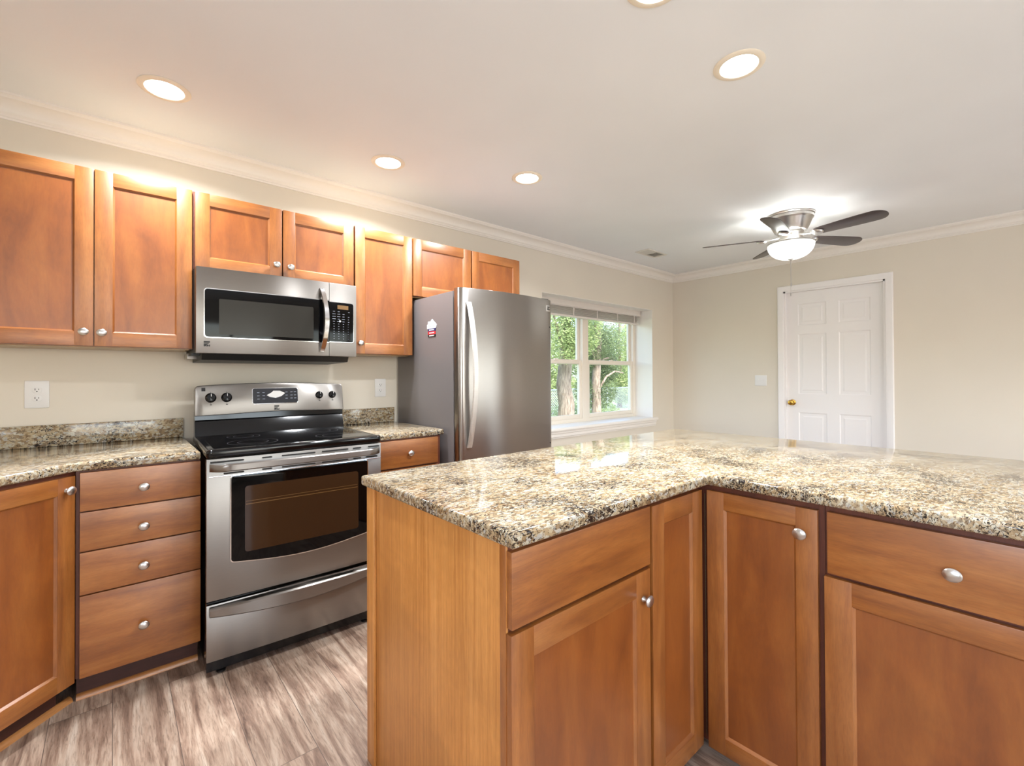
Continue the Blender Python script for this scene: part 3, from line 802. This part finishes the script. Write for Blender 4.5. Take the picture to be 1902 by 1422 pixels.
# slots above and below the handle
b = MB()
for z, xs in ((.9165, ((.012, .135), (.205, .245), (.285, .43), (.46, .585), (.612, .65), (.69, .745))), (.8655, ((.06, .135), (.205, .245), (.285, .43), (.46, .585), (.612, .65), (.68, .735)))):
    for a, c2 in xs:
        b = MB(); b.prism(rrect(a, min(c2, .75), z-.003, z+.003, .003, 3), -.0116-.002, .002, 'slot', 'y'); b.build('vent_slot', od, smooth=False)
b = MB()
n = 20; rings = []
for k in range(n+1):
    t = k/n; x = .010+(RWD-.020)*t; yb = -.010-.040*min(1, math.sin(PI*t)*5)**.6-.006*math.sin(PI*t)
    rings.append([(x, yb+.012, .880), (x, yb+.003, .878), (x, yb-.002, .883), (x, yb-.002, .905), (x, yb+.003, .910), (x, yb+.012, .908)])
b.sweep(rings, 'steel'); hd = b.build('door_handle', od, ang=40)
b = MB(); b.prism(door_face(.008, RWD-.004, 0, 0, -.003, .010)+[(RWD-.004, .002), (.008, .002)], .8525, .8575, 'chrome', 'z', .001); b.build('trim_strip', od)
# drawer
b = MB(); b.prism(door_face(0, RWD, 0, 0, 0, .010)+[(RWD, .028), (0, .028)], .084, .321, 'steel', 'z', .002); sd = b.build('storage_drawer', rg, ang=25)
rings = []
for k in range(n+1):
    t = k/n; s_ = math.sin(PI*t); x = .010+(RWD-.020)*t; zu = .308+.004*s_; zl = .275-.026*s_; y0 = -.006-.010*s_; yb = -.018-.026*s_**.7
    rings.append([(x, y0+.004, zu+.006), (x, yb+.004, zu+.002), (x, yb-.002, zu-.004), (x, yb-.001, zl+.005), (x, yb+.004, zl), (x, yb+.008, zl+.002), (x, yb+.010, zu-.010), (x, y0+.004, zu-.006)])
b = MB(); b.sweep(rings, 'steel'); b.build('drawer_handle', sd, ang=35)
for x, y in ((.06, .07), (RWD-.06, .07), (.06, D-.06), (RWD-.06, D-.06)):
    b = MB(); b.lathe([(0, 0), (.018, 0), (.018, .008), (.010, .012), (.010, .035), (0, .035)], 'black_matte', 16, Matrix.Translation((x, y, 0))); b.build('leveling_foot', rg)

# ------------------------------------------------------------------ microwave
MX, MY = .303, 2.712
mw = thing('microwave', 'stainless over-the-range microwave with black glass window under the short cabinet', 'microwave', (MX, MY, 0))
b = MB(); b.box(.002, .802, .03, YF-MY-.002, 1.398, 1.822, 'black_matte'); b.build('body', mw, smooth=False)
b = MB(); b.prism([(.03, 1.398), (.05, 1.362), (YF-MY-.01, 1.355), (YF-MY-.004, 1.398)], .03, .77, 'black_matte', 'x'); b.build('vent_base', mw, smooth=False)
b = MB(); b.box(-.006, .055, .10, .33, 1.385, 1.398, 'black_matte'); b.box(-.012, .03, .22, .35, 1.372, 1.398, 'steel'); b.build('mounting_bracket', mw, smooth=False)
def fpr(b, x0, x1, z0, z1, mat='steel', bow=.012, Wd=.804, bev=.003):
    n = 10; pts = []
    for k in range(n+1):
        x = x0+(x1-x0)*k/n; pts.append((x, -bow*math.sin(PI*x/Wd)))
    b.prism(pts+[(x1, .031), (x0, .031)], z0, z1, mat, 'z', bev)
b = MB(); fpr(b, .002, .640, 1.393, 1.822); md = b.build('door', mw, ang=25)
b = MB(); fpr(b, .6425, .804, 1.393, 1.822); mc = b.build('control_section', mw, ang=25)
def bowplate(b, x0, x1, z0, z1, r_, mat, off, th, corners):
    base = rrect(x0, x1, z0, z1, r_, 5, corners)
    bb = bmesh.new()
    # subdivided strip so that the plate follows the bowed front
    n = 16; xs = sorted(set([x0, x1]+[p_[0] for p_ in base]+[x0+(x1-x0)*k/n for k in range(n+1)]))
    def zr(x):
        lo, hi = z0, z1
        if corners[0] and x < x0+r_: lo = z0+r_-math.sqrt(max(0, r_*r_-(x0+r_-x)**2))
        if corners[1] and x > x1-r_: lo = z0+r_-math.sqrt(max(0, r_*r_-(x-x1+r_)**2))
        if corners[3] and x < x0+r_: hi = z1-r_+math.sqrt(max(0, r_*r_-(x0+r_-x)**2))
        if corners[2] and x > x1-r_: hi = z1-r_+math.sqrt(max(0, r_*r_-(x-x1+r_)**2))
        return lo, hi
    rings = []
    for x in xs:
        lo, hi = zr(x)
        if hi-lo < 1e-5: lo, hi = lo-1e-4, hi+1e-4
        y = -.012*math.sin(PI*x/.804)-off
        rings.append([(x, y, lo), (x, y, hi), (x, y+th, hi), (x, y+th, lo)])
    b.sweep(rings, mat)
b = MB(); bowplate(b, .033, .640, 1.471, 1.7185, .016, 'chrome', .0012, .004, (1, 0, 0, 1)); bowplate(b, .037, .640, 1.475, 1.7145, .014, 'black_glass', .0026, .004, (1, 0, 0, 1))
mwn = b.build('door_window', md, ang=30)
b = MB(); bowplate(b, .097, .552, 1.490, 1.668, .006, 'micro_screen', .0032, .003, (1, 1, 1, 1)); b.build('screen', mwn, ang=30)
b = MB(); emblem(b, .046, 1.440, .026, -.0045); b.build('emblem', md, smooth=False)
b = MB(); bowplate(b, .6425, .788, 1.476, 1.7125, .014, 'chrome', .0012, .004, (0, 1, 1, 0)); bowplate(b, .6425, .785, 1.479, 1.7095, .012, 'black_glass', .0026, .004, (0, 1, 1, 0))
cpn = b.build('control_panel', mc, ang=30)
b = MB(); b.box(.688, .752, -.0102, -.0085, 1.671, 1.694, 'display'); b.build('clock_or_reflection', cpn, smooth=False)
random.seed(4)
for zi in range(12):
    for xi in range(4):
        if zi < 5 and random.random() < .15: continue
        x = .668+xi*.028; z = 1.655-zi*.0145; w_ = random.uniform(.005, .010) if zi < 5 else .003
        b = MB(); b.box(x-w_, x+w_, -.0098+.006*(xi/3)**2*.8, -.0082+.006*(xi/3)**2*.8, z, z+.0022, 'key_mark'); b.build('key_mark', cpn, smooth=False)
b = MB(); b.lathe([(0, 0), (.0055, 0), (.0055, .001), (0, .001)], 'plate', 16, Matrix.Translation((.703, -.0092, 1.600)) @ FRONT)
b.build('start_button', cpn, smooth=False)
rings = []; n = 18
for k in range(n+1):
    t = k/n; z = 1.418+.362*t; s_ = math.sin(PI*t); y = -.016-.045*s_**.8; x = .598+.014*s_; w_ = .0145
    rings.append([(x-w_, y+.004, z), (x-w_*.8, y-.002, z), (x+w_*.8, y-.002, z), (x+w_, y+.004, z), (x+w_*.7, y+.010, z), (x-w_*.7, y+.010, z)])
b = MB(); b.sweep(rings, 'chrome'); b.box(.588, .608, -.02, 0, 1.418, 1.436, 'chrome'); b.box(.588, .608, -.02, 0, 1.762, 1.780, 'chrome'); b.build('door_handle', md, ang=40)

# ------------------------------------------------------------------ refrigerator
FX, FY = 1.570, 2.352
fr = thing('refrigerator', 'tall stainless refrigerator with curved door standing beside the window', 'refrigerator', (FX, FY, 0))
FW = .805
b = MB(); b.box(0, FW, .008, YF-FY-.03, .03, 1.800, 'fridge_side', .004); b.box(.03, FW-.03, .05, .6, 0, .04, 'black_matte'); b.build('body', fr, ang=25)
def fdoor(z0, z1):
    n = 28; pts = []
    e = .022
    for k in range(6):
        a = R(180+80*k/5); pts.append((.002+e+e*math.cos(a), -.045-e*.0+(-e)*math.sin(a)*-1*1.0))
    pts = [(0.002, -.004), (0.002, -.034), (.006, -.046), (.014, -.056), (.026, -.0625)]
    for k in range(n+1):
        t = k/n; pts.append((.036+(FW-.072)*t, -.066-.036*math.sin(PI*t)))
    pts += [(FW-.026, -.0625), (FW-.014, -.056), (FW-.006, -.046), (FW-.002, -.034), (FW-.002, -.004)]
    return pts
b = MB(); b.prism(fdoor(0, 0), .745, 1.813, 'steel_v', 'z', .004); fd = b.build('door', fr, ang=30)
b = MB(); b.prism(fdoor(0, 0), .085, .735, 'steel_v', 'z', .004); fz = b.build('freezer_drawer', fr, ang=30)
def fhandle(par):
    rings = []; n = 24
    for k in range(n+1):
        t = k/n; z = .840+.885*t; s_ = math.sin(PI*t); y = -.080-.062*s_**.85; x = .060+.006*s_; w_ = .0185
        rings.append([(x-w_, y+.006, z), (x-w_*.8, y-.002, z), (x+w_*.8, y-.002, z), (x+w_, y+.006, z), (x+w_*.6, y+.013, z), (x-w_*.6, y+.013, z)])
    b = MB(); b.sweep(rings, 'handle_steel')
    for z in (.842, 1.705): b.box(.052, .072, -.08, -.06, z, z+.02, 'handle_steel')
    return b.build('door_handle', par, ang=40)
fhandle(fd)
b = MB(); b.tube([(.15, -.09, .66), (.17, -.125, .66), (FW/2, -.15, .66), (FW-.17, -.125, .66), (FW-.15, -.09, .66)], .012, 'steel_v', 10); b.build('drawer_handle', fz)
b = MB(); b.prism(rrect(.732, .764, 1.728, 1.772, .004), -.070, -.066, 'nickel', 'y', .001)
emblem(b, .748, 1.750, .024, -.0702)
b.bm.transform(Matrix.Translation((0, -.005, 0))); em = b.build('emblem', fd, ang=30)
b = MB(); b.box(FW-.08, FW-.01, -.03, .05, 1.813, 1.826, 'black_matte', .003); b.build('hinge_cover', fr)
for z in (1.62, .80):
    b = MB(); b.lathe([(0, 0), (.005, 0), (.004, .003), (0, .004)], 'black_matte', 12, Matrix.Translation((FW-.035, -.0655, z)) @ FRONT); b.build('door_plug', fd)

# magnet on the refrigerator side (plane x = FX)
mg = thing('refrigerator_magnet', 'small white house-shaped magnet with navy and red bands on refrigerator side', 'magnet', (FX-.0005, 2.604, 1.532), R(-90))
b = MB(); b.prism([(-.060, .055), (-.060, .080), (-.048, .088), (-.048, .103), (-.030, .103), (-.028, .094), (.004, .116), (.058, .076), (.052, .060), (.048, .055)], -.0022, -.0002, 'white_magnet', 'y'); b.build('house_shape', mg, smooth=False)
for z0, z1, mt in ((.036, .055, 'navy'), (.016, .036, 'red'), (.0, .016, 'slot')):
    b = MB(); b.box(-.048, .046, -.0022, -.0002, z0, z1, mt); b.box(-.032, .028, -.0026, -.0021, (z0+z1)/2-.003, (z0+z1)/2+.003, 'white_magnet'); b.build('colour_band', mg, smooth=False)
for k in range(3):
    b = MB(); b.box(-.032+.006*k, .036-.004*k, -.0026, -.0021, .066+k*.009, .069+k*.009, 'key_mark'); b.build('printed_line', mg, smooth=False)

# ------------------------------------------------------------------ recessed ceiling lights
def can(x, y, label):
    o = thing('ceiling_light', label, 'ceiling light', (x, y, H), 0, 'recessed ceiling lights')
    b = MB(); b.lathe([(.071, -.0005), (.098, -.0005), (.098, -.003), (.094, -.006), (.078, -.008), (.073, -.007), (.071, -.004)], 'trim_ring', 48, caps=False)
    b.build('trim_ring', o)
    b = MB(); b.lathe([(0, -.0065), (.04, -.006), (.073, -.0035), (.073, -.0008), (0, -.0008)], 'lens', 40); b.build('lens', o)
    l = area('lamp', (0, 0, -.012), (0, 0, 0), .13, .13, LAMP_W, WARM, 'DISK', 150)
    l.parent = o
    return o
M['trim_ring'] = plain('cream_lamp_trim', (240, 228, 208), .4)
can(.169, 2.540, 'round recessed downlight above the tall left wall cabinet')
can(1.237, 2.546, 'round recessed downlight above the cabinet beside the microwave')
can(2.016, 2.166, 'round recessed downlight in front of the refrigerator')
can(1.950, .806, 'large-looking round recessed downlight right of centre above the peninsula')
can(1.335, .815, 'round recessed downlight at the very top edge of the picture')

# ceiling vent
vt = thing('ceiling_vent', 'white rectangular ceiling register with dark louvres near the window wall', 'vent', (4.245, 2.660, H))
b = MB(); b.box(-.17, .17, -.078, .078, -.0012, -.0002, 'vent')
for (a, c2, d, e) in ((-.175, .175, -.082, -.060), (-.175, .175, .060, .082), (-.175, -.150, -.06, .06), (.150, .175, -.06, .06), (-.006, .006, -.06, .06)): b.box(a, c2, d, e, -.008, -.0005, 'vent', .002)
b.build('frame', vt)
b = MB(); b.box(-.150, -.006, -.06, .06, -.0024, -.0012, 'slot'); b.build('duct_opening', vt, smooth=False)
b = MB()
for k in range(9):
    x = -.142+k*.0152; b.box(-.0042, .0042, -.058, .058, -.0004, .0004, 'vent', M4=Matrix.Translation((x, 0, -.0055)) @ Matrix.Rotation(R(52), 4, 'Y'))
b.build('louvres', vt, smooth=False)
b = MB()
for k in range(9):
    x = .014+k*.0152; b.box(-.0078, .0078, -.058, .058, -.0004, .0004, 'vent', M4=Matrix.Translation((x, 0, -.0050)) @ Matrix.Rotation(R(-16), 4, 'Y'))
b.build('louvres', vt, smooth=False)

# ------------------------------------------------------------------ ceiling fan
fan = thing('ceiling_fan', 'brushed nickel ceiling fan with five dark blades and a lit glass bowl', 'ceiling fan', (4.107, 1.307, H))
b = MB()
b.lathe([(0, 0), (.168, 0), (.170, -.004), (.168, -.012), (.160, -.016), (.163, -.020), (.161, -.036), (.156, -.040), (.150, -.052), (.132, -.095), (.118, -.122), (.112, -.128), (.114, -.132), (.106, -.136), (0, -.136)], 'nickel', 56)
b.build('motor_housing', fan, ang=35)
b = MB(); b.lathe([(0, -.136), (.090, -.136), (.092, -.150), (.085, -.160), (.080, -.196), (.074, -.214), (.06, -.222), (0, -.222)], 'nickel', 48); b.build('switch_housing', fan, ang=35)
b = MB(); pr = [(.158, -.226)]
for k in range(15):
    a = k/14; ang = a*PI/2; pr.append((.166*math.cos(ang)**.85+.0 if k < 14 else 0, -.236-.118*math.sin(ang)))
b.lathe(pr, 'bowl', 48, caps=False); bw = b.build('glass_bowl', fan, ang=60)
b = MB(); b.lathe([(.150, -.228), (.170, -.228), (.171, -.236), (.160, -.240), (.150, -.236)], 'nickel', 48, caps=False)
for k in range(3):
    a = R(30+120*k); b.tube([(.05*math.cos(a), .05*math.sin(a), -.218), (.158*math.cos(a), .158*math.sin(a), -.232)], .004, 'nickel', 8)
b.build('bowl_fitter', fan)
for k in range(3):
    a = R(90+120*k); pl = bpy.data.lights.new('bulb', 'POINT'); pl.energy = 3.2; pl.color = (1, .99, .97); pl.shadow_soft_size = .03
    po = bpy.data.objects.new('bulb', pl); COL.objects.link(po); po.parent = fan; po.location = (.085*math.cos(a), .085*math.sin(a), -.262)
b = MB(); b.lathe([(0, -.372), (.006, -.370), (.010, -.364), (.008, -.359), (.022, -.354), (.026, -.347), (0, -.345)], 'nickel', 24); b.build('finial', fan)
for (x, ln, dx) in ((.004, .175, 0), (-.004, .255, 0)):
    b = MB(); b.tube([(x, dx, -.370), (x, dx, -.370-ln)], .0012, 'nickel', 6)
    b.lathe([(0, 0), (.005, .003), (.005, .022), (.002, .028), (0, .028)], 'nickel', 12, Matrix.Translation((x, dx, -.370-ln-.026)))
    b.build('pull_chain', fan)
def blade_mesh():
    b = MB(); n = 14; L0, L1 = .185, .655
    top = []; 
    def half(t):
        w_ = .048+.022*math.sin(PI*min(1, t*1.15)*.5)
        if t > .80: w_ *= math.sqrt(max(0.0, 1-((t-.80)/.2)**2.6))
        if t < .06: w_ *= .72+.28*t/.06
        return w_
    ts = [k/n*.8 for k in range(n+1)] + [.8+.2*math.sin(PI/2*k/8) for k in range(1, 9)]
    up_ = [(L0+(L1-L0)*t, half(t)*1.0) for t in ts]; dn = [(x, -y*1.0) for x, y in up_ if y > 1e-4][::-1]
    b.prism([p_ for p_ in up_]+dn, -.003, .003, 'fan_blade', 'z', .0012)
    b.bm.transform(Matrix.Rotation(PITCHB, 4, 'X'))
    return b
def iron_mesh():
    b = MB()
    b.sweep([[(x, y*w_, z+.004), (x, -y*w_, z+.004), (x, -y*w_, z-.004), (x, y*w_, z-.004)] for x, y, w_, z in ((.075, .022, 1, .008), (.115, .018, 1, .004), (.15, .016, 1, -.002), (.18, .030, 1, -.006))], 'nickel')
    b.lathe([(0, 0), (.032, 0), (.040, -.004), (.034, -.014), (.02, -.018), (0, -.019)], 'nickel', 24, Matrix.Rotation(PITCHB, 4, 'X') @ Matrix.Translation((.205, 0, -.003)))
    b.bm.transform(Matrix.Identity(4))
    return b
PITCHB = R(-13)
for k in range(5):
    ang = R(-102.3+72*k)
    if k == 0:
        bo = blade_mesh().build('blade', fan, ang=35); io = iron_mesh().build('blade_arm', bo, ang=35)
        bo.location = (0, 0, -.180); bo.rotation_euler = (0, 0, ang); b0 = bo
    else:
        c2 = b0.copy(); COL.objects.link(c2); c2.parent = fan; c2.rotation_euler = (0, 0, ang)
        a2 = io.copy(); COL.objects.link(a2); a2.parent = c2

# ------------------------------------------------------------------ outside
b = MB(); b.box(-25, 45, YF+T+.02, 60, -.62, -.5, 'grass'); tag(b.build('lawn', smooth=False), 'green lawn outside the kitchen window', 'lawn', kind='structure')
def leaves(n, cen, rad, size, mat, seed, shell=.35):
    rnd = random.Random(seed); b = MB(); bm = b.bm; b.mi(mat)
    for _ in range(n):
        while True:
            p = Vector((rnd.uniform(-1, 1), rnd.uniform(-1, 1), rnd.uniform(-1, 1)))
            if shell < p.length < 1: break
        p = Vector((p.x*rad[0], p.y*rad[1], p.z*rad[2]))+Vector(cen)
        a = Vector((rnd.gauss(0, 1), rnd.gauss(0, 1), rnd.gauss(0, 1))).normalized(); c_ = a.orthogonal().normalized()
        s = size*rnd.uniform(.6, 1.3)
        v = [bm.verts.new(p-a*s), bm.verts.new(p+c_*s*.45), bm.verts.new(p+a*s), bm.verts.new(p-c_*s*.45)]
        bm.faces.new(v)
    return b
def tree(name, label, x, y, r_, h, crowns, mat, n, size, seed, branches=(), group=None):
    t = thing(name, label, 'tree', (x, y, -.5), 0, group)
    b = MB(); rnd = random.Random(seed)
    pts = [(rnd.uniform(-.02, .02)*min(k, 2), rnd.uniform(-.02, .02)*min(k, 2), h*k/7) for k in range(8)]
    b.tube(pts, [r_*1.25]+[r_*(1-.07*k) for k in range(1, 8)], 'bark', 14); b.build('trunk', t)
    for br in branches:
        b = MB(); b.tube(br[0], [br[1]*(1-.16*k) for k in range(len(br[0]))], 'bark', 8); b.build('branch', t)
    for i, (c_, rd) in enumerate(crowns):
        leaves(n, c_, rd, size, mat, seed*10+i, .0).build('foliage', t, smooth=False)
    return t
tree('tree', 'thick rough-barked tree trunk outside, seen in the left panes of the window', 8.75, 8.0, .24, 3.6,
     [((-.8, -.5, 2.9), (.9, .7, .9)), ((-.05, -.5, 3.0), (.62, .6, .85)), ((-.85, .5, 1.4), (.7, .4, .9))], 'leaf_a', 6500, .034, 3,
     [([(0, 0, 2.1), (-.35, -.25, 2.5), (-.8, -.5, 2.85), (-1.2, -.7, 3.3)], .05), ([(.1, 0, 2.2), (.3, -.2, 2.7), (.45, -.4, 3.3)], .05)])
tree('tree', 'slimmer cedar-like tree outside, seen in the right panes of the window', 10.15, 8.1, .15, 3.8,
     [((-.15, .1, 2.7), (.55, .5, .75)), ((.6, .25, 2.75), (.7, .5, .75)), ((.35, .3, 1.35), (.8, .5, .55)), ((.75, .4, 2.0), (.6, .5, .5))], 'leaf_b', 6500, .028, 5,
     [([(0, 0, 2.0), (.35, .0, 2.25), (.8, .1, 2.3), (1.2, .1, 2.15)], .04), ([(0, 0, 1.3), (.3, -.1, 1.75), (.7, -.1, 1.9), (1.1, -.1, 1.85)], .035), ([(0, 0, 1.9), (-.25, -.1, 2.3), (-.45, -.1, 2.8)], .035)])
for i, (x, y, s, lab) in enumerate(((15.3, 15, 1.25, 'bright leafy tree outside behind the fence, left of the window mullion'), (18.3, 15.2, 1.25, 'pale green leafy tree outside behind the fence, in the middle of the window'), (21.3, 15.4, 1.25, 'pale green leafy tree outside behind the fence, at the right of the window'))):
    tree('tree', lab, x, y, .12, 5, [((0, 0, 3.2), (s*1.15, s*.9, 1.7)), ((.1, -.3, 1.1), (s*1.1, s*.7, .95))], 'leaf_a' if i != 1 else 'leaf_c', 7000, .06, 31+i, group='trees behind the fence')
for i, x in enumerate((21.8, 26.2, 30.6)):
    tree('tree', 'tall leafy tree in the farthest row seen through the window', x, 21.5, .16, 6, [((0, 0, 3.4), (2.1, 1.4, 3.0))], 'leaf_c', 6000, .10, 51+i, group='farthest row of trees')
hb = leaves(9000, (0, 0, 0), (2.0, .55, .6), .035, 'leaf_c', 77, .0)
o = hb.build('shrub', smooth=False, loc=(12.0, 10.1, -.12)); tag(o, 'low dense green shrub outside at the foot of the trees', 'shrub')
# chain link fence
fn = thing('chain_link_fence', 'galvanised chain link fence outside behind the trees', 'fence', (16.5, 12.6, -.5))
b = MB(); b.tube([(-5, 0, 1.22), (5, 0, 1.22)], .03, 'galv', 8); b.build('top_rail', fn)
for x in (-5, -2.5, 0, 2.5, 5):
    b = MB(); b.tube([(x, 0, 0), (x, 0, 1.3)], .035, 'galv', 8); b.build('post', fn)
b = MB()
for k in range(-5, 96):
    x = -5+k*.105
    for s in (1, -1):
        xa, xb = (x, x+1.2) if s == 1 else (x+1.2, x)
        if min(xa, xb) < -5 or max(xa, xb) > 5: continue
        b.tube([(xa, 0, .02), (xb, 0, 1.22)], .004, 'galv', 3)
b.build('wire_mesh', fn, smooth=False)
